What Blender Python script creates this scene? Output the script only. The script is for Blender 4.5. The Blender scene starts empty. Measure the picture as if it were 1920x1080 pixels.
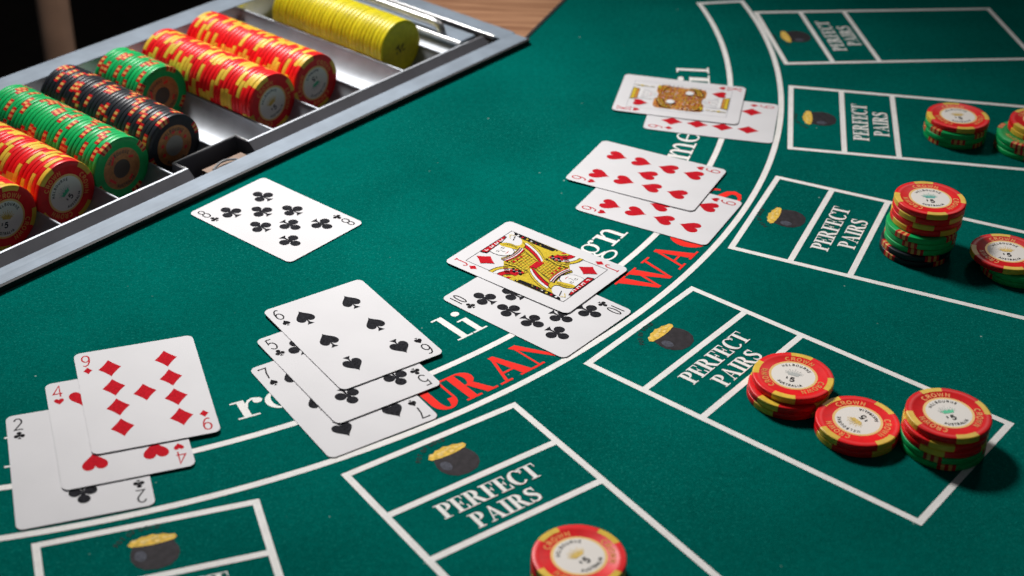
import bpy, bmesh, math, random
from mathutils import Matrix, Vector
from mathutils.geometry import tessellate_polygon
random.seed(7)
S = 0.001                      # everything below is written in millimetres
scene = bpy.context.scene
COL = scene.collection
PI = math.pi
R_ = math.radians

# ------------------------------------------------------------------ camera
cam_d = bpy.data.cameras.new('camera'); cam = bpy.data.objects.new('camera', cam_d); COL.objects.link(cam)
cam.matrix_world = Matrix.Translation((0, 0, 467.89 * S)) @ Matrix.Rotation(R_(57.583), 4, 'X') @ Matrix.Rotation(R_(1.5227), 4, 'Z')
cam_d.sensor_width = 36; cam_d.lens = 53.952
cam_d.clip_start = 0.01; cam_d.clip_end = 60
cam_d.dof.use_dof = True; cam_d.dof.focus_distance = 0.86; cam_d.dof.aperture_fstop = 8.5
scene.camera = cam

# ------------------------------------------------------------------ world and lamps
world = bpy.data.worlds.new('World'); scene.world = world; world.use_nodes = True
bg = world.node_tree.nodes['Background']
bg.inputs['Color'].default_value = (0.78, 0.88, 1.0, 1); bg.inputs['Strength'].default_value = 0.035

def area_lamp(name, loc, target, size, power, color, spread=180):
    d = bpy.data.lights.new(name, 'AREA'); d.shape = 'DISK'; d.size = size * S; d.energy = power; d.color = color
    d.spread = R_(spread)
    o = bpy.data.objects.new(name, d); COL.objects.link(o)
    o.location = Vector(loc) * S
    o.rotation_euler = (Vector(target) - Vector(loc)).to_track_quat('-Z', 'Y').to_euler()
    return o
area_lamp('table_lamp', (-430, 1500, 900), (-60, 770, 0), 260, 2.45, (1.0, 0.975, 0.95), 56)
area_lamp('ceiling_lamp', (800, 2250, 1250), (150, 900, 0), 240, 2.2, (1.0, 0.95, 0.90), 150)

area_lamp('post_fill_lamp', (250, 650, 1500), (-518, 1600, -150), 80, 0.12, (1.0, 0.86, 0.74), 22)  # added fill lamp without a visible source, aimed to brighten the post

vs = scene.view_settings
vs.view_transform = 'Standard'; vs.look = 'None'; vs.exposure = 0.0; vs.gamma = 1.0; vs.use_curve_mapping = False
scene.cycles.max_bounces = 8

# ------------------------------------------------------------------ materials
MATS = {}
def mat(name, color, rough=0.5, metal=0.0, spec=0.5, coat=0.0, noise=None, bump=None, sheen=0.0, vary=0.0):
    """noise=(scale, amount): value variation; bump=(scale, strength, distance)"""
    if name in MATS: return MATS[name]
    m = bpy.data.materials.new(name); m.use_nodes = True
    nt = m.node_tree; b = nt.nodes['Principled BSDF']
    b.inputs['Base Color'].default_value = (*color, 1); b.inputs['Roughness'].default_value = rough
    b.inputs['Metallic'].default_value = metal; b.inputs['Specular IOR Level'].default_value = spec
    b.inputs['Coat Weight'].default_value = coat; b.inputs['Coat Roughness'].default_value = 0.15
    b.inputs['Sheen Weight'].default_value = sheen
    tc = nt.nodes.new('ShaderNodeTexCoord')
    if noise:
        n = nt.nodes.new('ShaderNodeTexNoise'); n.inputs['Scale'].default_value = noise[0]; n.inputs['Detail'].default_value = 4
        nt.links.new(tc.outputs['Object'], n.inputs['Vector'])
        r = nt.nodes.new('ShaderNodeValToRGB')
        a = noise[1]
        r.color_ramp.elements[0].position = 0.3; r.color_ramp.elements[1].position = 0.7
        r.color_ramp.elements[0].color = (*[c * (1 - a) for c in color], 1)
        r.color_ramp.elements[1].color = (*[min(1, c * (1 + a)) for c in color], 1)
        nt.links.new(n.outputs['Fac'], r.inputs['Fac']); nt.links.new(r.outputs['Color'], b.inputs['Base Color'])
    if bump:
        n = nt.nodes.new('ShaderNodeTexNoise'); n.inputs['Scale'].default_value = bump[0]; n.inputs['Detail'].default_value = 3
        nt.links.new(tc.outputs['Object'], n.inputs['Vector'])
        bp = nt.nodes.new('ShaderNodeBump'); bp.inputs['Strength'].default_value = bump[1]; bp.inputs['Distance'].default_value = bump[2]
        nt.links.new(n.outputs['Fac'], bp.inputs['Height']); nt.links.new(bp.outputs['Normal'], b.inputs['Normal'])
    if vary:
        oi = nt.nodes.new('ShaderNodeObjectInfo'); mr = nt.nodes.new('ShaderNodeMapRange')
        mr.inputs['To Min'].default_value = 1 - vary; mr.inputs['To Max'].default_value = 1 + vary * .5
        nt.links.new(oi.outputs['Random'], mr.inputs['Value'])
        hs = nt.nodes.new('ShaderNodeHueSaturation'); nt.links.new(mr.outputs['Result'], hs.inputs['Value'])
        src = b.inputs['Base Color'].links[0].from_socket
        nt.links.new(src, hs.inputs['Color']); nt.links.new(hs.outputs['Color'], b.inputs['Base Color'])
    MATS[name] = m
    return m

def felt_material():
    m = bpy.data.materials.new('green_felt'); m.use_nodes = True; nt = m.node_tree; b = nt.nodes['Principled BSDF']
    L = nt.links.new
    tc = nt.nodes.new('ShaderNodeTexCoord')
    def noise(sc, det=4):
        n = nt.nodes.new('ShaderNodeTexNoise'); n.inputs['Scale'].default_value = sc; n.inputs['Detail'].default_value = det
        L(tc.outputs['Object'], n.inputs['Vector']); return n.outputs['Fac']
    def ramp(src, p0, c0, p1, c1):
        r = nt.nodes.new('ShaderNodeValToRGB'); r.color_ramp.elements[0].position = p0; r.color_ramp.elements[1].position = p1
        r.color_ramp.elements[0].color = (*c0, 1); r.color_ramp.elements[1].color = (*c1, 1); L(src, r.inputs['Fac']); return r.outputs['Color']
    def mix(fac, a, c, mode='MIX'):
        x = nt.nodes.new('ShaderNodeMix'); x.data_type = 'RGBA'; x.blend_type = mode
        if isinstance(fac, float): x.inputs['Factor'].default_value = fac
        else: L(fac, x.inputs['Factor'])
        for sock, val in ((x.inputs[6], a), (x.inputs[7], c)):
            if isinstance(val, tuple): sock.default_value = (*val, 1)
            else: L(val, sock)
        return x.outputs[2]
    fine = noise(1500, 3); mid = noise(260, 5); big = noise(9, 4)
    c = ramp(fine, 0.32, (0.0, 0.086, 0.070), 0.70, (0.0004, 0.150, 0.123))
    c2 = ramp(mid, 0.30, (0.86, 0.86, 0.86), 0.72, (1.10, 1.10, 1.10))
    c = mix(1.0, c, c2, 'MULTIPLY')
    c3 = ramp(big, 0.35, (0.80, 0.82, 0.82), 0.68, (1.14, 1.12, 1.12))
    c = mix(1.0, c, c3, 'MULTIPLY')
    # lint specks
    v = nt.nodes.new('ShaderNodeTexVoronoi'); v.inputs['Scale'].default_value = 62; v.inputs['Randomness'].default_value = 1.0
    L(tc.outputs['Object'], v.inputs['Vector'])
    sp = ramp(v.outputs['Distance'], 0.022, (1, 1, 1), 0.046, (0, 0, 0))
    sep = nt.nodes.new('ShaderNodeSeparateColor'); L(v.outputs['Color'], sep.inputs['Color'])
    keep = ramp(sep.outputs['Red'], 0.50, (0, 0, 0), 0.9, (0.75, 0.75, 0.75))
    f = mix(1.0, sp, keep, 'MULTIPLY')
    c = mix(f, c, (0.42, 0.56, 0.50))
    # rubbed nap, chalky, in loose cloudy patches
    rub = nt.nodes.new('ShaderNodeTexNoise'); rub.inputs['Scale'].default_value = 700; rub.inputs['Detail'].default_value = 6
    L(tc.outputs['Object'], rub.inputs['Vector'])
    r1 = ramp(rub.outputs['Fac'], 0.54, (0, 0, 0), 0.74, (1, 1, 1)); r2 = ramp(noise(5, 3), 0.38, (0.15, 0.15, 0.15), 0.68, (0.9, 0.9, 0.9))
    c = mix(mix(1.0, r1, r2, 'MULTIPLY'), c, (0.016, 0.23, 0.19))
    L(c, b.inputs['Base Color'])
    b.inputs['Roughness'].default_value = 0.9; b.inputs['Specular IOR Level'].default_value = 0.0
    b.inputs['Sheen Weight'].default_value = 0.02; b.inputs['Sheen Roughness'].default_value = 0.4
    b.inputs['Sheen Tint'].default_value = (0.25, 0.85, 0.72, 1)
    bp = nt.nodes.new('ShaderNodeBump'); bp.inputs['Strength'].default_value = 0.55; bp.inputs['Distance'].default_value = 0.0004
    L(noise(1300, 4), bp.inputs['Height']); L(bp.outputs['Normal'], b.inputs['Normal'])
    return m
M_FELT = felt_material()

def wood_material():
    m = bpy.data.materials.new('oak_wood'); m.use_nodes = True; nt = m.node_tree; b = nt.nodes['Principled BSDF']; L = nt.links.new
    tc = nt.nodes.new('ShaderNodeTexCoord'); mp = nt.nodes.new('ShaderNodeMapping')
    mp.inputs['Rotation'].default_value = (0, 0, R_(12)); mp.inputs['Scale'].default_value = (7, 130, 20)
    L(tc.outputs['Object'], mp.inputs['Vector'])
    n = nt.nodes.new('ShaderNodeTexNoise'); n.inputs['Scale'].default_value = 1.6; n.inputs['Detail'].default_value = 7; n.inputs['Distortion'].default_value = 0.6
    L(mp.outputs['Vector'], n.inputs['Vector'])
    r = nt.nodes.new('ShaderNodeValToRGB'); r.color_ramp.elements[0].position = 0.33; r.color_ramp.elements[1].position = 0.68
    r.color_ramp.elements[0].color = (0.24, 0.10, 0.045, 1); r.color_ramp.elements[1].color = (0.52, 0.27, 0.145, 1)
    L(n.outputs['Fac'], r.inputs['Fac']); L(r.outputs['Color'], b.inputs['Base Color'])
    b.inputs['Roughness'].default_value = 0.42
    bp = nt.nodes.new('ShaderNodeBump'); bp.inputs['Strength'].default_value = 0.2; bp.inputs['Distance'].default_value = 0.0003
    L(n.outputs['Fac'], bp.inputs['Height']); L(bp.outputs['Normal'], b.inputs['Normal'])
    return m
M_WOOD = wood_material()

def metal_material(name, color, rough, metal=0.85, stretch=(4, 900, 900)):
    m = bpy.data.materials.new(name); m.use_nodes = True; nt = m.node_tree; b = nt.nodes['Principled BSDF']; L = nt.links.new
    b.inputs['Base Color'].default_value = (*color, 1); b.inputs['Metallic'].default_value = metal
    tc = nt.nodes.new('ShaderNodeTexCoord'); mp = nt.nodes.new('ShaderNodeMapping'); mp.inputs['Scale'].default_value = stretch
    L(tc.outputs['Object'], mp.inputs['Vector'])
    n = nt.nodes.new('ShaderNodeTexNoise'); n.inputs['Scale'].default_value = 1; n.inputs['Detail'].default_value = 4; L(mp.outputs['Vector'], n.inputs['Vector'])
    mr = nt.nodes.new('ShaderNodeMapRange'); mr.inputs['To Min'].default_value = rough * 0.8; mr.inputs['To Max'].default_value = rough * 1.25
    L(n.outputs['Fac'], mr.inputs['Value']); L(mr.outputs['Result'], b.inputs['Roughness'])
    g = nt.nodes.new('ShaderNodeTexNoise'); g.inputs['Scale'].default_value = 55; g.inputs['Detail'].default_value = 6; L(tc.outputs['Object'], g.inputs['Vector'])
    gr = nt.nodes.new('ShaderNodeValToRGB'); gr.color_ramp.elements[0].position = 0.3; gr.color_ramp.elements[1].position = 0.7
    gr.color_ramp.elements[0].color = (*[c * .84 for c in color], 1); gr.color_ramp.elements[1].color = (*[min(1, c * 1.1) for c in color], 1)
    L(g.outputs['Fac'], gr.inputs['Fac']); L(gr.outputs['Color'], b.inputs['Base Color'])
    bp = nt.nodes.new('ShaderNodeBump'); bp.inputs['Strength'].default_value = 0.08; bp.inputs['Distance'].default_value = 0.0001
    L(n.outputs['Fac'], bp.inputs['Height']); L(bp.outputs['Normal'], b.inputs['Normal'])
    return m
M_FLANGE = metal_material('anodised_flange', (0.225, 0.275, 0.335), 0.66, 0.1)
M_TROUGH = metal_material('brushed_trough', (0.40, 0.425, 0.46), 0.5, 0.5)
M_WALL = metal_material('dark_steel_wall', (0.10, 0.098, 0.112), 0.6, 0.1)
M_BACK = metal_material('polished_back_wall', (0.58, 0.56, 0.54), 0.13, 1.0)
M_CHROME = metal_material('chrome', (0.62, 0.62, 0.62), 0.32, 0.85)
M_BRONZE = metal_material('bronze_latch', (0.13, 0.085, 0.06), 0.5, 0.5)
M_BLACK = mat('matte_black', (0.006, 0.006, 0.007), 0.7)
def print_material(name, color, wear):
    m = mat(name, color, 0.8, spec=0.1, noise=(120, 0.05), bump=(1300, 0.5, 0.0003)); nt = m.node_tree; b = nt.nodes['Principled BSDF']
    tc = nt.nodes.new('ShaderNodeTexCoord'); n = nt.nodes.new('ShaderNodeTexNoise'); n.inputs['Scale'].default_value = 1700; n.inputs['Detail'].default_value = 5
    geo = nt.nodes.new('ShaderNodeNewGeometry'); nt.links.new(geo.outputs['Position'], n.inputs['Vector'])
    r = nt.nodes.new('ShaderNodeValToRGB'); r.color_ramp.elements[0].position = 0.56; r.color_ramp.elements[1].position = 0.74
    r.color_ramp.elements[0].color = (0, 0, 0, 1); r.color_ramp.elements[1].color = (wear, wear, wear, 1); nt.links.new(n.outputs['Fac'], r.inputs['Fac'])
    x = nt.nodes.new('ShaderNodeMix'); x.data_type = 'RGBA'; nt.links.new(r.outputs['Color'], x.inputs['Factor'])
    nt.links.new(b.inputs['Base Color'].links[0].from_socket, x.inputs[6]); x.inputs[7].default_value = (0.004, 0.13, 0.10, 1)
    nt.links.new(x.outputs[2], b.inputs['Base Color']); return m
M_WHITE = print_material('white_print', (0.88, 0.86, 0.83), 0.45)
M_REDP = print_material('red_print', (0.93, 0.028, 0.018), 0.4)
M_POT = mat('pot_print', (0.022, 0.018, 0.022), 0.75, spec=0.2, noise=(300, 0.35), bump=(1300, 0.4, 0.0003))
M_POTHI = mat('pot_shine_print', (0.060, 0.064, 0.085), 0.75, spec=0.2, noise=(600, 0.35))
M_COIN = mat('coin_print', (0.74, 0.47, 0.065), 0.75, spec=0.2, noise=(420, 0.30))
M_POTTXT = mat('pot_text_print', (0.012, 0.035, 0.030), 0.8, spec=0.2)
M_PAPER = mat('card_stock', (0.71, 0.70, 0.715), 0.65, spec=0.05, noise=(28, 0.03), bump=(800, 0.05, 0.0002))
M_INK = mat('black_ink', (0.022, 0.022, 0.026), 0.8, spec=0.02, noise=(1400, 0.75))
M_INKP = mat('plain_black_ink', (0.014, 0.013, 0.015), 0.8, spec=0.02)
M_REDI = mat('red_ink', (0.52, 0.012, 0.022), 0.8, spec=0.02, noise=(1300, 0.22))
M_GREY = mat('pale_grey_ink', (0.45, 0.45, 0.48), 0.8, spec=0.02)
M_CY = mat('yellow_card_ink', (0.62, 0.46, 0.04), 0.8, spec=0.02, noise=(1200, 0.25))
M_CW = mat('white_card_ink', (0.76, 0.75, 0.75), 0.8, spec=0.02)
M_CP = mat('pink_card_ink', (0.66, 0.42, 0.40), 0.8, spec=0.02)
M_CO = mat('orange_card_ink', (0.56, 0.23, 0.04), 0.6, spec=.15, noise=(900, 0.35))
def plastic(name, c, n=0.09): return mat(name, c, 0.38, spec=0.28, coat=0.0, noise=(260, n), bump=(500, 0.06, 0.0002), vary=0.14)
M_RED = plastic('red_clay', (0.88, 0.008, 0.012)); M_YEL = plastic('yellow_spot_clay', (0.86, 0.56, 0.055))
M_GREEN = plastic('green_clay', (0.004, 0.46, 0.115)); M_BLK = plastic('black_clay', (0.016, 0.019, 0.026))
M_YELC = plastic('lemon_clay', (0.78, 0.67, 0.014), 0.10); M_DRED = plastic('dark_red_clay', (0.62, 0.008, 0.012))
M_ORSP = plastic('pale_orange_clay', (0.80, 0.42, 0.12)); M_EMB = plastic('orange_emboss', (0.92, 0.36, 0.09))
M_INLAY = mat('inlay_paper', (0.88, 0.83, 0.77), 0.38, spec=0.4)
M_GOLD = mat('gold_foil', (0.86, 0.56, 0.18), 0.4, metal=0.15); M_GOLDE = mat('gold_emblem', (0.66, 0.45, 0.10), 0.4, metal=0.3, noise=(1500, 0.3))
M_TEAL = mat('teal_emblem', (0.10, 0.42, 0.36), 0.4, metal=0.3, noise=(1500, 0.4)); M_SILV = mat('silver_emblem', (0.50, 0.52, 0.50), 0.4, metal=0.3)
M_GREENE = mat('green_emblem', (0.06, 0.50, 0.27), 0.4, metal=0.3, noise=(1500, 0.3))
M_BRZ = mat('bronze_inlay', (0.50, 0.20, 0.06), 0.4, metal=0.2, noise=(500, 0.2)); M_BRZD = mat('dark_inlay', (0.07, 0.05, 0.035), 0.4)
M_REDD = mat('red_inlay_mark', (0.85, 0.02, 0.02), 0.4); M_GREYI = mat('grey_inlay', (0.32, 0.30, 0.27), 0.4)
M_SPECK = mat('grimy_speck', (0.06, 0.05, 0.01), 0.7)
M_CARPET = mat('dark_carpet', (0.020, 0.011, 0.006), 0.9, noise=(40, 0.4)); M_POST = mat('brown_post_wood', (0.70, 0.46, 0.34), 0.5, noise=(20, 0.15))
M_CABINET = mat('dark_stained_wood', (0.014, 0.008, 0.005), 0.5, noise=(9, 0.4))

# ------------------------------------------------------------------ mesh helper
class MB:
    """collects polygons in millimetres; every polygon may have its own material index"""
    def __init__(self): self.v = []; self.f = []; self.m = []
    def poly(self, pts, mi=0):
        n = len(self.v); self.v += [tuple(p) for p in pts]
        if len(pts) <= 4: self.f.append(tuple(range(n, n + len(pts)))); self.m.append(mi)
        else:
            for t in tessellate_polygon([[Vector((p[0], p[1], p[2])) for p in pts]]):
                a, b, c = (Vector(pts[i]) for i in t)
                self.f.append(tuple(n + i for i in (t if (b - a).cross(c - a).z >= 0 else t[::-1]))); self.m.append(mi)
    def strip(self, A, B, mi=0, closed=False):
        n = len(self.v); k = len(A)
        self.v += [tuple(p) for p in A] + [tuple(p) for p in B]
        for i in range(k if closed else k - 1):
            j = (i + 1) % k
            self.f.append((n + i, n + j, n + k + j, n + k + i)); self.m.append(mi)
    def box(self, x0, y0, z0, x1, y1, z1, mi=0):
        n = len(self.v)
        self.v += [(x, y, z) for z in (z0, z1) for y in (y0, y1) for x in (x0, x1)]
        for f in ((0, 2, 3, 1), (4, 5, 7, 6), (0, 1, 5, 4), (2, 6, 7, 3), (0, 4, 6, 2), (1, 3, 7, 5)):
            self.f.append(tuple(n + i for i in f)); self.m.append(mi)
    def prism(self, pts, z0, z1, mi=0):
        self.poly([(p[0], p[1], z1) for p in pts], mi)
        self.poly([(p[0], p[1], z0) for p in pts][::-1], mi)
        self.strip([(p[0], p[1], z0) for p in pts], [(p[0], p[1], z1) for p in pts], mi, True)
    def tube(self, path, r, seg=12, mi=0):
        rings = []
        for i, p in enumerate(path):
            p = Vector(p); a = Vector(path[max(i - 1, 0)]); b = Vector(path[min(i + 1, len(path) - 1)])
            q = (b - a).to_track_quat('Z', 'Y')
            rings.append([p + q @ Vector((r * math.cos(2 * PI * k / seg), r * math.sin(2 * PI * k / seg), 0)) for k in range(seg)])
        for A, B in zip(rings, rings[1:]): self.strip(A, B, mi, True)
        for rg, fl in ((rings[0], True), (rings[-1], False)):
            n = len(self.v); self.v += [tuple(p) for p in rg]; self.f.append(tuple(range(n, n + seg))[::-1 if fl else 1]); self.m.append(mi)
    def mapped(self, fn):
        self.v = [fn(p) for p in self.v]; return self
    def mesh(self, name, mats, smooth=False):
        me = bpy.data.meshes.new(name)
        me.from_pydata([(p[0] * S, p[1] * S, p[2] * S) for p in self.v], [], self.f)
        for m in (mats if isinstance(mats, (list, tuple)) else [mats]): me.materials.append(m)
        me.polygons.foreach_set('material_index', self.m)
        if smooth: me.polygons.foreach_set('use_smooth', [True] * len(me.polygons))
        me.update(); return me
def link(name, me, parent=None, mw=None):
    o = bpy.data.objects.new(name, me); COL.objects.link(o)
    if parent is not None: o.parent = parent
    if mw is not None: o.matrix_basis = mw
    return o
def tag(o, label, cat, group=None, kind=None):
    if kind: o['kind'] = kind
    if label: o['label'] = label
    if cat: o['category'] = cat
    if group: o['group'] = group
    return o
def smooth_by_angle(me, deg=35):
    bm = bmesh.new(); bm.from_mesh(me); bmesh.ops.remove_doubles(bm, verts=bm.verts, dist=1e-7)
    bmesh.ops.recalc_face_normals(bm, faces=bm.faces)
    for f in bm.faces: f.smooth = True
    for e in bm.edges:
        if len(e.link_faces) == 2 and e.calc_face_angle(0) > R_(deg): e.smooth = False
    bm.to_mesh(me); bm.free(); return me

# ------------------------------------------------------------------ flat drawing helpers
def arcp(cx, cy, rx, ry, a0, a1, n=14):
    return [(cx + rx * math.cos(R_(a0 + (a1 - a0) * i / n)), cy + ry * math.sin(R_(a0 + (a1 - a0) * i / n))) for i in range(n + 1)]
def stroke_sides(pts, w):
    """offset a polyline by half widths (number or list)"""
    n = len(pts); W = w if isinstance(w, (list, tuple)) else [w] * n
    closed = n > 2 and abs(pts[0][0] - pts[-1][0]) < 1e-6 and abs(pts[0][1] - pts[-1][1]) < 1e-6
    A, B = [], []
    for i, p in enumerate(pts):
        a = pts[i - 1] if i > 0 else (pts[-2] if closed else None)
        b = pts[i + 1] if i < n - 1 else (pts[1] if closed else None)
        ds = []
        for s, t in ((a, p), (p, b)):
            if s is None or t is None: continue
            d = (t[0] - s[0], t[1] - s[1]); l = math.hypot(*d) or 1; ds.append((d[0] / l, d[1] / l))
        d = (sum(x[0] for x in ds), sum(x[1] for x in ds)); l = math.hypot(*d) or 1; d = (d[0] / l, d[1] / l)
        k = 1.0
        if len(ds) == 2:
            c = ds[0][0] * d[0] + ds[0][1] * d[1]; k = 1 / max(c, 0.45)
        nx, ny = -d[1] * k * W[i] / 2, d[0] * k * W[i] / 2
        A.append((p[0] - nx, p[1] - ny)); B.append((p[0] + nx, p[1] + ny))
    return A, B
class Draw(MB):
    """flat ink: every stroke lies a hundredth of a millimetre above the last one"""
    def __init__(self, dz=0.008): super().__init__(); self.z = 0.0; self.dz = dz
    def up(self): self.z += self.dz
    def area(self, pts, mi=0): self.poly([(p[0], p[1], self.z) for p in pts], mi); self.up()
    def stroke(self, pts, w, mi=0):
        A, B = stroke_sides(pts, w); self.strip([(p[0], p[1], self.z) for p in A], [(p[0], p[1], self.z) for p in B], mi); self.up()
    def band(self, A, B, mi=0, closed=False):
        self.strip([(p[0], p[1], self.z) for p in A], [(p[0], p[1], self.z) for p in B], mi, closed); self.up()
    def disc(self, cx, cy, rx, ry, mi=0, n=24, a=0):
        ca, sa = math.cos(R_(a)), math.sin(R_(a))
        self.area([(cx + x * ca - y * sa, cy + x * sa + y * ca) for x, y in arcp(0, 0, rx, ry, 0, 360 - 360 / n, n - 1)], mi)

# ---- bold serif capitals, cap height 1 ; r rect, q polygon, a ring segment, s variable stroke, c disc
SH = 0.06
def serif(x0, x1, y): return ('r', x0, y, x1, y + SH)
def ring(cx, cy, ro, so, ri, si, a0, a1, dx=0): return ('a', cx, cy, ro, so, ri, si, a0, a1, dx)
_P = [('r', .1, 0, .32, 1), serif(0, .44, 0), serif(0, .4, 1 - SH), ring(.36, .73, .33, .27, .11, .21, -90, 90), ('r', .3, .46, .36, .52)]
_E = [('r', .1, 0, .31, 1), serif(0, .62, 1 - SH), ('q', [(.54, 1), (.62, 1), (.62, .72), (.58, .72)]), ('r', .3, .48, .48, .54), ('r', .44, .36, .49, .66)]
CAPS = {
 'P': (.72, _P), 'R': (.90, _P + [('q', [(.34, .5), (.56, .5), (.84, 0), (.60, 0)]), serif(.62, .92, 0)]),
 'E': (.70, _E + [serif(0, .64, 0), ('q', [(.58, .3), (.63, .3), (.67, 0), (.56, 0)])]),
 'F': (.66, _E + [serif(0, .44, 0)]),
 'C': (.78, [ring(.44, .5, .42, .52, .22, .45, 42, 318, .03), ('r', .70, .66, .755, 1.0)]),
 'T': (.76, [('r', .27, 0, .49, 1), serif(.15, .61, 0), serif(0, .76, 1 - SH), ('q', [(0, 1), (.06, 1), (.04, .70), (0, .70)]), ('q', [(.70, 1), (.76, 1), (.76, .70), (.72, .70)])]),
 'A': (.92, [('q', [(.12, 0), (.19, 0), (.47, .98), (.40, .98)]), ('q', [(.36, 1), (.49, 1), (.84, 0), (.60, 0)]), ('r', .24, .30, .62, .36), serif(0, .31, 0), serif(.52, .93, 0)]),
 'I': (.44, [('r', .11, 0, .33, 1), serif(0, .44, 0), serif(0, .44, 1 - SH)]),
 'S': (.64, [('s', [(.53, .70), (.50, .85), (.40, .94), (.28, .945), (.15, .88), (.12, .74), (.20, .62), (.34, .52), (.48, .42), (.53, .28), (.48, .13), (.35, .05), (.22, .05), (.11, .13), (.07, .30)],
            [.05, .08, .09, .10, .16, .18, .20, .21, .20, .18, .15, .10, .09, .08, .05]), ('r', .50, .68, .555, 1.0), ('r', .045, 0, .10, .32)]),
 'U': (.90, [('r', .1, .32, .32, 1), ring(.43, .33, .33, .345, .11, .27, 180, 360), ('r', .695, .32, .76, 1), serif(0, .42, 1 - SH), serif(.60, .86, 1 - SH)]),
 'N': (.96, [('r', .13, 0, .19, .98), ('q', [(.04, 1), (.28, 1), (.84, 0), (.74, 0)]), ('r', .77, .02, .83, 1), serif(0, .33, 0), serif(.62, .96, 1 - SH)]),
 'W': (1.30, [('q', [(.06, 1), (.29, 1), (.52, 0), (.42, 0)]), ('q', [(.44, 0), (.50, 0), (.68, .86), (.62, .86)]), ('q', [(.46, 1), (.69, 1), (.94, 0), (.84, 0)]), ('q', [(.86, 0), (.92, 0), (1.16, 1), (1.09, 1)]), serif(0, .38, 1 - SH), serif(.42, .78, 1 - SH), serif(1.0, 1.28, 1 - SH)]),
 'G': (.88, [ring(.46, .5, .44, .52, .23, .45, 42, 330, .03), ('r', .72, .68, .77, 1.0), ('r', .66, .02, .86, .42), serif(.54, .92, .38)]),
}
# ---- serif lower case, x height 1
def lserif(x0, x1, y): return ('r', x0, y, x1, y + .085)
LOW = {
 'l': (.62, [('r', .20, 0, .42, 1.62), lserif(.02, .60, 0), lserif(.02, .42, 1.535)]),
 'i': (.62, [('r', .20, 0, .42, 1), lserif(.02, .60, 0), lserif(.02, .42, .915), ('c', .28, 1.42, .15, .15)]),
 'r': (.88, [('r', .20, 0, .42, 1), lserif(.02, .66, 0), lserif(.02, .42, .915), ('s', [(.42, .55), (.46, .76), (.56, .90), (.68, .95), (.78, .90)], [.06, .09, .10, .10, .12]), ('c', .79, .80, .14, .15)]),
 'o': (.98, [ring(.48, .5, .47, .52, .27, .45, 0, 360)]),
 'e': (.96, [ring(.48, .5, .46, .52, .27, .45, 0, 318), ('r', .14, .48, .92, .56)]),
 'n': (1.20, [('r', .20, 0, .42, 1), lserif(.02, .56, 0), lserif(.02, .42, .915), ('s', [(.42, .62), (.50, .82), (.62, .93), (.76, .92), (.86, .80), (.88, .6), (.88, 0)], [.06, .09, .12, .14, .18, .22, .22]), lserif(.66, 1.16, 0)]),
 'm': (1.76, [('r', .20, 0, .42, 1), lserif(.02, .54, 0), lserif(.02, .42, .915), ('s', [(.42, .62), (.50, .82), (.60, .93), (.72, .92), (.81, .80), (.83, .6), (.83, 0)], [.06, .09, .12, .14, .18, .22, .22]), lserif(.64, 1.08, 0),
        ('s', [(.94, .62), (1.02, .82), (1.12, .93), (1.24, .92), (1.34, .80), (1.36, .6), (1.36, 0)], [.06, .09, .12, .14, .18, .22, .22]), lserif(1.18, 1.66, 0)]),
 'g': (1.04, [ring(.44, .64, .38, .37, .20, .30, 0, 360), ring(.46, -.24, .46, .27, .33, .18, 0, 360), ('s', [(.24, .34), (.16, .22), (.20, .10), (.34, .06), (.60, .02)], [.07, .10, .12, .12, .10]),
        ('s', [(.70, .84), (.80, .96), (.92, .98)], [.08, .09, .08]), ('c', .94, .92, .09, .09)]),
}
def draw_glyph(d, table, ch, ox, oy, h, mi=0, sx=1.0):
    w, prims = table[ch]
    T = lambda p: (ox + p[0] * h * sx, oy + p[1] * h)
    for p in prims:
        k = p[0]
        if k == 'r': d.area([T(q) for q in ((p[1], p[2]), (p[3], p[2]), (p[3], p[4]), (p[1], p[4]))], mi)
        elif k == 'q':
            q = [T(x) for x in p[1]]; ar = sum(q[i - 1][0] * q[i][1] - q[i][0] * q[i - 1][1] for i in range(len(q)))
            d.area(q if ar > 0 else q[::-1], mi)
        elif k == 'a':
            _, cx, cy, ro, so, ri, si, a0, a1, dx = p
            A = [T(q) for q in arcp(cx, cy, ro, so, a0, a1, 26)]; B = [T(q) for q in arcp(cx + dx, cy, ri, si, a0, a1, 26)]
            d.band(B, A, mi)
        elif k == 's': d.stroke([T(q) for q in p[1]], [x * h for x in p[2]], mi)
        elif k == 'c': d.area([T(q) for q in arcp(p[1], p[2], p[3], p[4], 0, 345, 23)], mi)
    return w * h * sx
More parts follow.
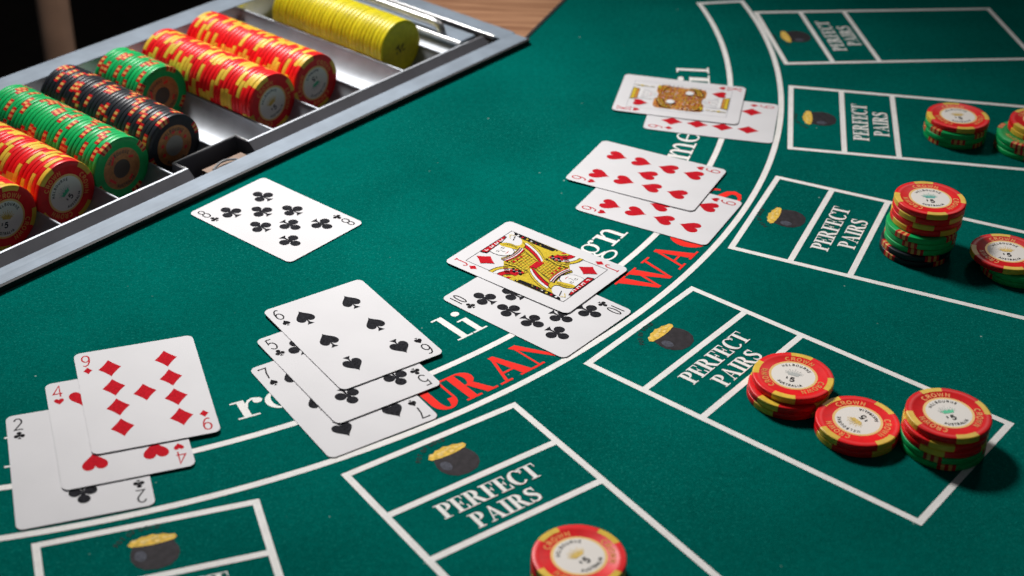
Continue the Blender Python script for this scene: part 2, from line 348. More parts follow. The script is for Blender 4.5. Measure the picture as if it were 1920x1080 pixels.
# ---- single-line lettering for chips and card ranks, height 1, width about .6
def _c(*a): return arcp(*a)
LINE = {
 'M': (.8, [[(.06, 0), (.1, 1), (.4, .2), (.7, 1), (.74, 0)]]), 'E': (.6, [[(.56, 1), (.1, 1), (.1, 0), (.58, 0)], [(.1, .52), (.5, .52)]]),
 'L': (.58, [[(.1, 1), (.1, 0), (.55, 0)]]), 'B': (.64, [[(.1, 0), (.1, 1), (.34, 1)] + _c(.34, .77, .2, .23, 90, -90, 8) + [(.1, .54)], [(.34, .54)] + _c(.34, .27, .24, .27, 90, -90, 8) + [(.1, 0)]]),
 'O': (.78, [_c(.39, .5, .33, .5, 90, 450, 22)]), 'U': (.72, [[(.1, 1), (.1, .3)] + _c(.36, .3, .26, .3, 180, 360, 10) + [(.62, 1)]]),
 'R': (.68, [[(.1, 0), (.1, 1), (.36, 1)] + _c(.36, .75, .24, .25, 90, -90, 8) + [(.1, .5)], [(.34, .5), (.64, 0)]]), 'N': (.74, [[(.1, 0), (.1, 1), (.62, 0), (.62, 1)]]),
 'A': (.74, [[(.04, 0), (.37, 1), (.70, 0)], [(.17, .33), (.57, .33)]]),
 'S': (.62, [[(.54, .84), (.44, .97), (.3, 1), (.14, .94), (.09, .76), (.16, .6), (.32, .52), (.48, .43), (.55, .26), (.48, .08), (.32, 0), (.16, .03), (.07, .16)]]),
 'T': (.66, [[(.04, 1), (.62, 1)], [(.33, 1), (.33, 0)]]), 'I': (.3, [[(.15, 0), (.15, 1)]]),
 'C': (.72, [_c(.4, .5, .33, .5, 48, 312, 18)]), 'W': (.95, [[(.04, 1), (.25, 0), (.47, .9), (.69, 0), (.9, 1)]]),
 'P': (.62, [[(.1, 0), (.1, 1), (.36, 1)] + _c(.36, .75, .24, .25, 90, -90, 8) + [(.1, .5)]]), 'G': (.76, [_c(.4, .5, .33, .5, 48, 350, 18) + [(.46, .42)]]),
 'D': (.72, [[(.1, 0), (.1, 1), (.3, 1)] + _c(.3, .5, .34, .5, 90, -90, 10) + [(.1, 0)]]), 'F': (.58, [[(.56, 1), (.1, 1), (.1, 0)], [(.1, .52), (.5, .52)]]),
 '2': (.6, [_c(.29, .72, .22, .28, 165, -30, 12) + [(.06, .03), (.36, .06), (.56, .02)]]),
 '4': (.64, [[(.46, 0), (.46, 1), (.04, .28), (.60, .28)]]),
 '5': (.6, [[(.52, 1), (.16, 1), (.11, .56)] + _c(.29, .33, .25, .33, 120, -150, 14)]),
 '6': (.6, [[(.5, .93), (.36, 1), (.2, .9), (.09, .66), (.06, .34)] + _c(.29, .30, .23, .30, 180, 540, 18)]),
 '7': (.6, [[(.05, .90), (.06, .98), (.55, .98), (.36, .5), (.28, 0)]]),
 '8': (.6, [_c(.29, .77, .20, .23, -90, 270, 18), _c(.29, .27, .24, .27, 90, 450, 18)]),
 '9': (.6, [[(.08, .07), (.22, 0), (.38, .10), (.49, .34), (.52, .66)] + _c(.29, .70, .23, .30, 0, 360, 18)]),
 '1': (.3, [[(.15, 0), (.15, 1)]]), '0': (.5, [_c(.25, .5, .21, .5, 90, 450, 20)]),
 'J': (.6, [[(.26, .97), (.58, .97)], [(.44, .97), (.44, .26)] + _c(.26, .25, .18, .25, 0, -165, 10)]),
 'K': (.66, [[(.12, 0), (.12, 1)], [(.56, 1), (.13, .42)], [(.27, .60), (.58, 0)], [(.02, .99), (.24, .99)], [(.02, .01), (.24, .01)], [(.44, .99), (.66, .99)], [(.44, .01), (.68, .01)]]),
 '$': (.6, [[(.52, .80), (.40, .92), (.2, .90), (.1, .74), (.3, .52), (.5, .32), (.42, .12), (.2, .1), (.07, .24)], [(.3, 1.08), (.3, -.06)]]),
}
def draw_line_text(d, txt, ox, oy, h, w, mi=0, sx=1.0, gap=.14):
    x = ox
    for ch in txt:
        if ch == ' ': x += .45 * h * sx; continue
        adv, lines = LINE[ch]
        for l in lines: d.stroke([(x + p[0] * h * sx, oy + p[1] * h) for p in l], w, mi)
        x += (adv + gap) * h * sx
    return x
def line_width(txt, h, sx=1.0, gap=.14): return sum((.45 if c == ' ' else LINE[c][0] + gap) for c in txt) * h * sx - gap * h * sx
def draw_arc_text(d, txt, rad, mid, h, w, mi=0, inside=False, sx=1.0, gap=.2):
    """letters round a circle; inside=True: baseline outside, tops towards the centre"""
    tot = line_width(txt, h, sx, gap); run = 0
    for ch in txt:
        if ch == ' ': run += .45 * h * sx; continue
        adv, lines = LINE[ch]; c = run + adv * h * sx / 2
        off = (c - tot / 2) / rad
        a = R_(mid) + (off if inside else -off)
        rr = (math.cos(a), math.sin(a))
        up = (-rr[0], -rr[1]) if inside else rr
        rt = (up[1], -up[0])
        for l in lines:
            pts = []
            for p in l:
                x = (p[0] - adv / 2) * h * sx; y = p[1] * h
                pts.append((rr[0] * rad + rt[0] * x + up[0] * y, rr[1] * rad + rt[1] * x + up[1] * y))
            d.stroke(pts, w, mi)
        run += (adv + gap) * h * sx

# ================================================================== the setting: floor, felt, wood
TE = Vector((0.62630268, 0.77957999, 0)); TN = Vector((-0.77957999, 0.62630268, 0)); TO = Vector((-286.1, 719.3, 0))
def P(u, v, z=0.0): return tuple(TO + TE * u + TN * v + Vector((0, 0, z)))
m = MB(); m.poly([(-3500, -1500, -760), (3500, -1500, -760), (3500, 5200, -760), (-3500, 5200, -760)])
tag(link('floor', m.mesh('floor', M_CARPET)), None, None, kind='structure')
m = MB(); m.box(-3500, 5200, -760, 3500, 5260, 2300)
tag(link('wall', m.mesh('wall', M_CABINET)), None, None, kind='structure')
edge = [P(-330, 2.0)[:2], P(466, 2.0)[:2], (5.1, 1088.6), (20.0, 1127.2), (37.8, 1173.4), (165, 1500)]
m = MB(); m.prism([(-520, 420), (-520, -120), (820, -120), (820, 1500)] + edge[::-1], -6, 0)
felt = tag(link('table_felt', m.mesh('table_felt', M_FELT)), None, None, kind='structure')
m = MB(); m.prism([(-500, 410), (-500, -100), (800, -100), (800, 1480), (175, 1480), (38, 1165), P(460, -6)[:2], P(-320, -6)[:2]], -40, -6.5)
link('table_board', m.mesh('table_board', M_CABINET), felt)
# dark trim strip between felt and wood
wl = [P(468.5, 3.0)[:2], (3.3, 1090.2), (17.8, 1128.0), (35.6, 1174.2), (162.8, 1501)]
m = MB(); m.prism([edge[1]] + edge[2:] + wl[::-1], -6, 0.9)
link('edge_trim', m.mesh('edge_trim', M_BLACK), felt)
m = MB(); m.prism([P(472.5, 6)[:2]] + wl[1:] + [(-70, 1501), P(472.5, 232)[:2]], -32, 0.3)
tag(link('wooden_rail', m.mesh('wooden_rail', M_WOOD)), 'brown wooden table rail beside the corner of the metal chip tray', 'rail')

# ================================================================== printed layout on the felt
ZP = 0.10
AC = Vector((-378.27, 1066.05))
def arc_print(name, rad, w, a0, a1, n=130):
    m = MB()
    A = [(AC.x + (rad - w / 2) * math.cos(R_(a0 + (a1 - a0) * i / n)), AC.y + (rad - w / 2) * math.sin(R_(a0 + (a1 - a0) * i / n)), ZP) for i in range(n + 1)]
    B = [(AC.x + (rad + w / 2) * math.cos(R_(a0 + (a1 - a0) * i / n)), AC.y + (rad + w / 2) * math.sin(R_(a0 + (a1 - a0) * i / n)), ZP) for i in range(n + 1)]
    m.strip(B, A); link(name, m.mesh(name, M_WHITE), felt)
AEND = 11.4
arc_print('arc_line', 570.4, 3.8, -88, AEND); arc_print('arc_line', 534.4, 3.8, -88, AEND - .05)
m = MB()
ca, sa = math.cos(R_(AEND)), math.sin(R_(AEND))
def pa(r, t, z): return (AC.x + r * ca - t * sa, AC.y + r * sa + t * ca, z)
m.poly([pa(532.3, 0, ZP + .02), pa(572.5, 0, ZP + .02), pa(572.5, 3.6, ZP + .02), pa(532.3, 3.6, ZP + .02)])
link('arc_end_line', m.mesh('arc_end_line', M_WHITE), felt)

def on_arc(ang, base):
    """matrix: letter frame at an angle of the arc, tops towards the dealer"""
    a = R_(ang); r = Vector((math.cos(a), math.sin(a))); t = Vector((-r.y, r.x))
    o = AC + r * base
    return Matrix(((t.x, -r.x, 0, o.x * S), (t.y, -r.y, 0, o.y * S), (0, 0, 1, ZP * S), (0, 0, 0, 1)))
def arc_letter(table, ch, ang0, ang1, base, h, mat_, name):
    """letter stretched between two angles"""
    wmm = R_(ang1 - ang0) * base; w = table[ch][0] * h
    d = Draw(); draw_glyph(d, table, ch, -wmm / 2, 0, h, sx=wmm / w)
    o = link(name, d.mesh(name, mat_), felt, on_arc((ang0 + ang1) / 2, base)); return o
for ch, a0, a1 in (('U', -52.75, -50.75), ('R', -50.75, -48.75), ('A', -48.5, -46.0), ('N', -46.05, -44.0), ('W', -36.35, -32.5), ('A', -32.65, -30.2), ('G', -30.1, -28.0), ('E', -27.8, -26.1), ('R', -26.0, -24.1), ('S', -23.8, -21.75)):
    arc_letter(CAPS, ch, a0, a1, 564.9, 22.6, M_REDP, 'red_letter')
for ch, a0, a1 in (('l', -74.45, -73.2), ('r', -62.0, -60.25), ('o', -60.1, -58.3), ('o', -50.75, -48.9), ('l', -47.65, -46.4), ('i', -46.4, -45.25), ('g', -34.5, -32.75), ('n', -32.65, -30.4), ('m', -19.0, -15.75), ('e', -15.9, -14.1), ('i', -5.3, -3.5), ('l', -3.2, -2.0)):
    arc_letter(LOW, ch, a0, a1, 519.6, 14.8, M_WHITE, 'white_letter')

BOXES = [(-163.1, 530.8, -70.07), (-38.0, 597.9, -53.3), (70.7, 703.9, -38.67), (148.5, 834.2, -23.75), (189.1, 969.9, -8.26), (192.9, 1108.1, 6.3)]
BW, D1, D2, BL, LW = 102.4, 37.7, 73.6, 195.9, 3.6
# the box frame: x along the tangent, y towards the dealer (so outward distance d is -y)
m = MB(); h = BW / 2
out = [(-h, 0), (h, 0), (h, -BL), (-h, -BL)]; inn = [(-h + LW, -LW), (h - LW, -LW), (h - LW, -BL + LW), (-h + LW, -BL + LW)]
m.strip([(p[0], p[1], 0) for p in out], [(p[0], p[1], 0) for p in inn], 0, True)
m.f = [f[::-1] for f in m.f] if False else m.f
for dd in (D1, D2): m.poly([(-h + LW, -dd - LW / 2, 0), (h - LW, -dd - LW / 2, 0), (h - LW, -dd + LW / 2, 0), (-h + LW, -dd + LW / 2, 0)])
box_me = m.mesh('betting_box_print', M_WHITE)
def word_mesh(txt, x0, x1, base, hh):
    d = Draw(); tot = sum(CAPS[c][0] for c in txt) * hh * .92; sx = (x1 - x0) / tot * .92; x = x0
    for c in txt: draw_glyph(d, CAPS, c, x, base, hh, sx=sx); x += CAPS[c][0] * hh * sx * 1.0
    return d.mesh('word_' + txt.lower(), M_WHITE)
w1 = word_mesh('PERFECT', -28.2, 28.4, -54.8, 10.6); w2 = word_mesh('PAIRS', -18.8, 18.6, -68.7, 10.4)
def pot_meshes():
    d = Draw(.012)
    body = [(-8.6, -15.4), (-9.6, -18), (-10.6, -21.5), (-10.6, -25), (-9.0, -29), (-5.6, -32.2), (0, -33.4), (5.6, -32.2), (9.2, -29), (10.9, -25), (10.9, -21.5), (9.8, -18), (8.8, -15.4)]
    d.area(body); pot = d.mesh('pot_print', M_POT)
    d = Draw(.012); d.z = .02; d.disc(-6.2, -23.0, 2.6, 3.6); shine = d.mesh('shine_print', M_POTHI)
    d = Draw(.012); d.z = .05
    d.area([(-10.8, -14.4), (-9.6, -15.9), (-5, -16.6), (0, -16.9), (5, -16.6), (9.8, -15.7), (11.2, -14.2), (10.4, -12.4), (7.4, -11.8), (5.6, -10.6), (2.8, -10.9), (.6, -9.8), (-2.0, -10.5), (-4.4, -10.4), (-6.4, -11.6), (-9.2, -12.2)][::1])
    rnd = random.Random(3)
    for i in range(10): d.disc(rnd.uniform(-8, 8.5), rnd.uniform(-15.4, -11.8), 1.25, .85, 1, 10)
    coins = d.mesh('coin_print', [M_COIN, mat('coin_edge_print', (0.80, 0.56, 0.15), .75, noise=(500, .2))])
    d = Draw(); txt = 'POT OF GOLD'
    d2 = Draw(); draw_arc_text(d2, txt, 17.6, 112, 2.3, .55, sx=1.0, gap=.3); d2.mapped(lambda p: (p[0], p[1] - 23.5, p[2]))
    arch = d2.mesh('arched_lettering', M_POTTXT)
    return pot, shine, coins, arch
pot_me, shine_me, coin_me, arch_me = pot_meshes()
for i, (x, y, ph) in enumerate(BOXES):
    a = R_(ph); r = Vector((math.cos(a), math.sin(a))); t = Vector((-r.y, r.x))
    mw = Matrix(((t.x, -r.x, 0, x * S), (t.y, -r.y, 0, y * S), (0, 0, 1, ZP * S), (0, 0, 0, 1)))
    b = link('betting_box_print', box_me, felt, mw)
    if i > 0: link('lettering', w1, b); link('lettering', w2, b)
    else: link('lettering', w1, b)
    link('pot_print', pot_me, b); link('shine_print', shine_me, b); link('coin_print', coin_me, b); link('arched_lettering', arch_me, b)

# ================================================================== chip tray
tray = bpy.data.objects.new('chip_tray', None); COL.objects.link(tray)
tray.empty_display_size = .05
tray.matrix_world = Matrix(((TE.x, TN.x, 0, TO.x * S), (TE.y, TN.y, 0, TO.y * S), (0, 0, 1, 0), (0, 0, 0, 1)))
tag(tray, 'grey metal chip tray with curved troughs let into the green felt', 'chip tray')
PITCH, U0, CR, CT = 42.2, 39.0, 20.8, 3.6
ZC = 12.0; TR = 20.95; ZRIDGE = 7.2; ZLIP = 8.4; ZF = 4.0; VF = 20.5; VO = 14.8; VB = 193.0
NU0, NU1, NV = 154.5, 205.0, 33.5
UL, URI = -70.0, 416.0
def tpart(name, m, mt, smooth=None, parent=tray):
    me = m.mesh(name, mt)
    if smooth: smooth_by_angle(me, smooth)
    return link(name, me, parent)
def bevel(o, w=.4, seg=2):
    b = o.modifiers.new('bevel', 'BEVEL'); b.width = w * S; b.segments = seg; b.limit_method = 'ANGLE'; return o
# flange: four strips in one plate
m = MB(); m.box(UL, 0, .4, 468, VO, ZF); bevel(tpart('front_flange', m, M_FLANGE), .12)
m = MB(); m.box(453.5, VO, .4, 470.5, 216, ZF); bevel(tpart('side_flange', m, M_FLANGE))
m = MB(); m.box(UL, VB + .5, 2, 452.8, 215, 12.2); bevel(tpart('back_rim', m, M_FLANGE), .8)
m = MB(); m.prism([(UL, -2.2), (467.2, -2.2), (470, .2), (470, 2), (UL, 2)], 0.02, 3.85); tpart('flange_shade_strip', m, M_BLACK)  # black strip: the flange's dark edge and the gap's shade put in as colour
# front wall with the lock pocket
m = MB()
for ua, ub in ((UL, NU0), (NU1, 440)):
    pf = [(VO + .05, -12), (VO + .05, ZF - .5), (VF, ZLIP), (VF + 2.3, ZLIP), (VF + 2.3, -12)]
    A = [(ua, v, z) for v, z in pf]; B = [(ub, v, z) for v, z in pf]
    m.strip(A, B, 0, True)
    for pts in (A, B): n = len(m.v); m.v += pts; m.f.append(tuple(range(n, n + 5))); m.m.append(0)
tpart('front_wall', m, M_WALL, 20)
m = MB(); m.box(UL, VF + .3, ZLIP + .02, NU0, VF + 2.2, ZLIP + .5); m.box(NU1, VF + .3, ZLIP + .02, 424, VF + 2.2, ZLIP + .5)
bevel(tpart('lip_edge', m, M_TROUGH), .2)
m = MB()
m.box(NU0 - 1.6, VF + 2.32, -10, NU0, NV, ZLIP - .05); m.box(NU1, VF + 2.32, -10, NU1 + 1.6, NV, ZLIP - .05)
m.box(NU0 - 1.6, NV, -10, NU1 + 1.6, NV + 1.6, ZLIP - .05); m.box(NU0, VO + .1, -10, NU1, NV, -8.5)
tpart('lock_pocket', m, M_WALL)
m = MB(); m.tube([(NU0 - .4, VF + 1.5, ZLIP + .15), (NU0 - .8, NV + .8, ZLIP + .15), (NU1 + .8, NV + .8, ZLIP + .15), (NU1 + .8, VF + 1.5, ZLIP + .15)], .45, 8); tpart('pocket_edge', m, M_CHROME)
m = MB(); m.prism([(167, 16.6), (200, 16.6), (200, 23.5), (167, 23.5)], -.6, 2.0); lt = tpart('latch', m, M_BRONZE); bevel(lt)
m = MB(); m.tube([(171 + 20 * i / 10, 17.0 + 2.5 * math.sin(PI * i / 10), 2.8 + 1.4 * math.sin(PI * i / 10)) for i in range(11)], .8, 8); o = link('latch_spring', m.mesh('latch_spring', M_CHROME), lt)
# troughs
for k in range(-2, 9):
    uc = U0 + PITCH * k; m = MB(); A, B = [], []
    half = math.degrees(math.acos((ZC + .15 - ZRIDGE) / TR))
    for i in range(25):
        a = R_(270 - half + 2 * half * i / 24)
        uu = uc + TR * math.cos(a); zz = ZC + .15 + TR * math.sin(a)
        v0 = NV + 1.7 if NU0 - 2 < uu < NU1 + 2 else VF + 2.32
        A.append((uu, v0, zz)); B.append((uu, VB, zz))
    m.strip(A, B); me = m.mesh('trough', M_TROUGH); me.polygons.foreach_set('use_smooth', [True] * len(me.polygons)); link('trough', me, tray)
    # ridge to the right of the lane
    m = MB(); ur = uc + PITCH / 2; hw = PITCH / 2 - TR * math.sin(R_(half)) + .25
    v0 = NV + 1.7 if NU0 - 2 < ur < NU1 + 2 else VF + 2.32
    m.tube([(ur, v0, ZRIDGE - .1), (ur, VB, ZRIDGE - .1)], max(hw, .8), 10); tpart('ridge', m, M_TROUGH, 40)
# back wall and side parts
m = MB(); m.box(UL, VB, -12, 452, VB + .45, 12.0); tpart('back_wall', m, M_BACK)
uR = U0 + PITCH * 8 + PITCH / 2
m = MB(); m.strip([(uR + .5 + (URI - uR) * t / 8, VF + 2.4, ZRIDGE - .4 - 7 * math.sin(PI * t / 9)) for t in range(9)], [(uR + .5 + (URI - uR) * t / 8, VB, ZRIDGE - .4 - 7 * math.sin(PI * t / 9)) for t in range(9)]); tpart('side_gutter', m, M_TROUGH)
m = MB(); m.tube([(URI + .6, VF + 2.5, 9.4), (URI + .6, VB, 9.4)], 1.5, 10); tpart('side_rod', m, M_CHROME, 40)
m = MB(); m.box(URI + 2, 28, 1, 440.5, VB - 2, 7.6); bevel(tpart('side_panel', m, M_FLANGE), 1.5)
m = MB(); m.box(URI + 1.5, VF + 2.4, -6, 452.5, VB, .2); tpart('side_groove', m, M_BLACK)
m = MB(); m.box(451.2, 20, 2, 453.2, VB, 5.4); bevel(tpart('side_edge', m, M_CHROME), .6)
m = MB(); m.tube([(424, 48, 7.0), (424, 48.5, 10), (424, 50.5, 13.2), (424, 54, 14.6), (424, 60, 15), (424, 168, 15), (424, 174, 14.4), (424, 177, 12), (424, 178, 7)], 3.3, 14); tpart('handle', m, M_CHROME, 50)

# ================================================================== chips
def chip_profile():
    b = .55
    return [(0, 0), (CR * .83, 0), (CR - b, 0), (CR - .15, .18), (CR, b), (CR, CT - b), (CR - .15, CT - .18), (CR - b, CT), (CR * .83, CT), (CR * .82, CT - .10), (0, CT - .10)]
NSEG = 72
def chip_body(mt):
    m = MB(); pr = chip_profile(); n0 = 0
    rings = []
    for r, z in pr:
        if r == 0: rings.append([len(m.v)]); m.v.append((0, 0, z))
        else:
            rings.append(list(range(len(m.v), len(m.v) + NSEG)))
            m.v += [(r * math.cos(2 * PI * i / NSEG), r * math.sin(2 * PI * i / NSEG), z) for i in range(NSEG)]
    for A, B in zip(rings, rings[1:]):
        for i in range(NSEG):
            j = (i + 1) % NSEG
            if len(A) == 1: m.f.append((A[0], B[j], B[i]))
            elif len(B) == 1: m.f.append((A[i], A[j], B[0]))
            else: m.f.append((A[i], A[j], B[j], B[i]))
            m.m.append(0)
    return smooth_by_angle(m.mesh('chip_body', mt), 50)
def spot_mesh(stripes, mats, depth=.84):
    """a spot let into the rim, a hair proud; stripes = list of (a0, a1, material)"""
    m = MB(); g = .035; b = .5
    pr = [(CR * depth, -g), (CR - b, -g), (CR - .12, .18 - g), (CR + g, b), (CR + g, CT - b), (CR - .12, CT - .18 + g), (CR - b, CT + g), (CR * depth, CT + g)]
    for a0, a1, mi in stripes:
        n = max(2, int(abs(a1 - a0) / 3))
        rows = [[(r * math.cos(R_(a0 + (a1 - a0) * i / n)), r * math.sin(R_(a0 + (a1 - a0) * i / n)), z) for i in range(n + 1)] for r, z in pr]
        for A, B in zip(rows, rows[1:]): m.strip(A, B, mi)
    me = m.mesh('edge_spot', mats); me.polygons.foreach_set('use_smooth', [True] * len(me.polygons)); return me
SP_RED = spot_mesh([(-17, 17, 0)], [M_YEL])
st = [(-12.5 + 5 * i, -7.5 + 5 * i, i % 2) for i in range(5)]
SP_GB = spot_mesh(st, [M_DRED, M_ORSP])
BODY = {'red': chip_body(M_RED), 'green': chip_body(M_GREEN), 'black': chip_body(M_BLK), 'yellow': chip_body(M_YELC)}

def ring_mesh(r0, r1, z, mt, n=64):
    m = MB(); m.strip([(r1 * math.cos(2 * PI * i / n), r1 * math.sin(2 * PI * i / n), z) for i in range(n)][::-1], [(r0 * math.cos(2 * PI * i / n), r0 * math.sin(2 * PI * i / n), z) for i in range(n)][::-1], 0, True)
    return m.mesh('ring', mt)
def disc_mesh(r, z, mt, n=64):
    m = MB(); m.poly([(r * math.cos(2 * PI * i / n), r * math.sin(2 * PI * i / n), z) for i in range(n)]); return m.mesh('disc', mt)
ZT = CT - .10
INL = disc_mesh(CR * .545, ZT + .05, M_INLAY); GRING = ring_mesh(CR * .540, CR * .600, ZT + .06, M_GOLD)
d = Draw(.004)
for a in (90, 210, 330): draw_arc_text(d, 'CROWN', CR * .645, a, 2.75, .62, 0, False, 1.15, .16)
CROWN_RING = d.mapped(lambda p: (p[0], p[1], p[2] + ZT + .05)).mesh('ring_lettering', M_EMB)
d = Draw(.004)
draw_arc_text(d, 'MELBOURNE', CR * .405, 90, 1.6, .36, 0, False, 1.12, .30); draw_arc_text(d, 'AUSTRALIA', CR * .485, 270, 1.55, .36, 0, True, 1.12, .30)
draw_line_text(d, '5', -.9, -5.6, 3.3, .72, 0, 1.25); draw_line_text(d, '$', -3.0, -4.1, 1.6, .36, 0, 1.0)
INL_TXT = d.mapped(lambda p: (p[0], p[1], p[2] + ZT + .08)).mesh('inlay_lettering', M_INKP)
def emblem(mt, fan):
    d = Draw(.004)
    for i in range(11):
        a = 90 + (i - 5) * 14.5; L = 6.2 - .12 * abs(i - 5) ** 1.5
        x, y = math.cos(R_(a)), math.sin(R_(a))
        d.stroke([(x * 1.6, -1.5 + y * 1.4), (x * L * .78, -1.5 + y * L * .62), (x * L * 1.0, -1.5 + y * L * .80)], [.50, .42, .12], 1)
        if i % 2 == 1: d.disc(x * L * 1.02, -1.5 + y * L * .84, .3, .3, 1, 8)
    d.area([(-2.6, -2.0), (2.6, -2.0), (3.4, .6), (2.0, -.2), (1.1, 1.0), (0, -.1), (-1.1, 1.0), (-2.0, -.2), (-3.4, .6)])
    return d.mapped(lambda p: (p[0], p[1] + 1.6, p[2] + ZT + .08)).mesh('crown_emblem', [mt, fan])
EMB = {'gold': emblem(M_GOLDE, M_GOLDE), 'teal': emblem(M_TEAL, M_TEAL), 'silver': emblem(M_SILV, M_SILV), 'green': emblem(M_GREENE, M_SILV)}
# 25 and 100 inlays of the tray fronts
BINL = disc_mesh(CR * .66, ZT + .05, M_BRZ); BCEN = disc_mesh(CR * .30, ZT + .10, M_BRZD); BCENG = disc_mesh(CR * .33, ZT + .10, M_GREYI)
d = Draw(.004)
for a in (28, 118, 208, 298):
    c, s_ = math.cos(R_(a)), math.sin(R_(a)); d.stroke([(c * 9.0 - s_ * 2.2, s_ * 9.0 + c * 2.2 - 1), (c * 10.6 + s_ * 2.2, s_ * 10.6 - c * 2.2 + .6)], 1.7)
MARKG = d.mapped(lambda p: (p[0], p[1], p[2] + ZT + .09)).mesh('red_mark', M_REDD)
d = Draw(.004)
for a in (20, 55, 90, 128, 165, 205, 335): d.disc(9.6 * math.cos(R_(a)), 9.6 * math.sin(R_(a)), 1.35, 1.35, 0, 12)
MARKB = d.mapped(lambda p: (p[0], p[1], p[2] + ZT + .09)).mesh('red_mark', M_REDD)
d = Draw(.004); draw_arc_text(d, 'MELBOURNE', CR * .48, 90, 2.0, .5, 0, False, 1.0, .25); draw_arc_text(d, 'AUSTRALIA', CR * .60, 270, 2.0, .5, 0, True, 1.0, .25)
BTXT = d.mapped(lambda p: (p[0], p[1], p[2] + ZT + .08)).mesh('inlay_lettering', M_BRZD)
d = Draw(.004)
for x, y, rx, ry, a in ((-3.2, 1.2, 2.6, .8, 35), (-1.0, -1.4, 3.0, .7, 120), (1.8, .8, 2.4, .9, 60), (3.2, -2.4, 1.8, .6, 10), (-3.8, -3.2, 1.2, .5, 80)): d.disc(x, y, rx, ry, 0, 9, a)
YMARK = d.mapped(lambda p: (p[0], p[1], p[2] + ZT + .05)).mesh('worn_stamp', M_SPECK)
YSPK = MB(); YSPK.strip([(-1.2 * .9, 0, 0), (1.2, 0, 0)], [(-1.0, 0, 1), (1.0, 0, 1)])

def chip(color, mw, rot, label, group, face=None, emb='gold'):
    o = bpy.data.objects.new('casino_chip', BODY[color]); COL.objects.link(o)
    o.matrix_world = mw @ Matrix.Rotation(R_(rot), 4, 'Z')
    tag(o, label, 'chip', group)
    if color != 'yellow':
        for k in range(4): link('edge_spot', SP_RED if color == 'red' else SP_GB, o, Matrix.Rotation(R_(90 * k + (0 if color == 'red' else 20)), 4, 'Z'))
    if face == 'five':
        inl = link('inlay', INL, o); link('inlay_lettering', INL_TXT, inl); link('crown_emblem', EMB[emb], inl); link('gold_ring', GRING, o); link('ring_lettering', CROWN_RING, o)
    elif face == 'ring':
        link('ring_lettering', CROWN_RING, o)
    elif face == 'bronze':
        inl = link('inlay', BINL, o); link('inlay_centre', BCEN, inl); link('red_mark', MARKG, inl); link('inlay_lettering', BTXT, inl)
    elif face == 'hundred':
        inl = link('inlay', BINL, o); link('inlay_centre', BCENG, inl); link('red_mark', MARKB, inl); link('inlay_lettering', BTXT, inl); link('crown_emblem', EMB['gold'], inl, Matrix.Scale(.8, 4))
    elif face == 'stamp':
        link('worn_stamp', YMARK, o)
    return o
rnd = random.Random(11)
# rolls in the tray: lane, colour, number, face distance v, face kind, rotation of the front chip, emblem, where it lies
ROLLS = [
 (0, 'red', 9, 46.5, 'five', -18, 'gold', 'beside the long red roll and the tray end'),
 (1, 'red', 22, 46.0, 'five', 38, 'green', 'next to the long green roll'),
 (2, 'green', 31, 46.5, 'bronze', 10, None, 'between the red and the black roll'),
 (3, 'black', 31, 47.0, 'hundred', 0, None, 'between the two green rolls'),
 (4, 'green', 13, 110.0, 'bronze', 40, None, None),
 (5, 'red', 31, 46.5, 'five', 25, 'gold', 'beside the short green roll'),
 (6, 'red', 31, 48.0, 'five', 200, 'green', 'next to the empty trough'),
 (8, 'yellow', 31, 46.0, 'stamp', 0, None, None),
]
DESC = {'red': 'red chip with yellow edge spots', 'green': 'green chip with red and orange spots', 'black': 'black chip with red and orange spots', 'yellow': 'plain lemon yellow chip'}
EXTRA = {0: 'the short red roll farthest from the yellow chips', 1: 'the red roll touching the long green roll', 2: 'the long green roll', 3: 'the black roll', 4: 'the short green roll', 5: 'the red roll beside the short green roll', 6: 'the red roll beside the empty trough', 8: 'the yellow roll'}
FRONT = {0: 'white inlay, gold emblem', 1: 'white inlay, green emblem', 2: 'bronze inlay with red bars', 3: 'bronze inlay with red dots', 4: 'bronze inlay', 5: 'white inlay', 6: 'white inlay', 8: 'dark worn stamp'}
for lane, color, num, vf, face, r0, emb, _w in ROLLS:
    uc = U0 + PITCH * lane
    for i in range(num):
        jx, jz = rnd.uniform(-.22, .22), rnd.uniform(-.05, .22)
        v_front = vf + i * (CT + .075)
        # local x along the rim, y up, z towards the players; origin at the chip's back
        o = TO + TE * (uc + jx) + TN * (v_front + CT)
        z = ZC + jz
        if color == 'yellow' and 9 <= i: o = o + TN * .5
        mw = Matrix(((TE.x, 0, -TN.x, o.x * S), (TE.y, 0, -TN.y, o.y * S), (0, 1, 0, z * S), (0, 0, 0, 1)))
        if i == 0: lab = 'front chip of %s, %s' % (EXTRA[lane], FRONT[lane])
        else: lab = '%s chip standing within %s' % ({'red': 'yellow spotted red', 'green': 'spotted green', 'black': 'spotted black', 'yellow': 'plain yellow'}[color], EXTRA[lane])
        chip(color, mw, r0 if i == 0 else rnd.uniform(0, 360), lab, None if i == 0 else 'chips in ' + EXTRA[lane], face if i == 0 else None, emb or 'gold')

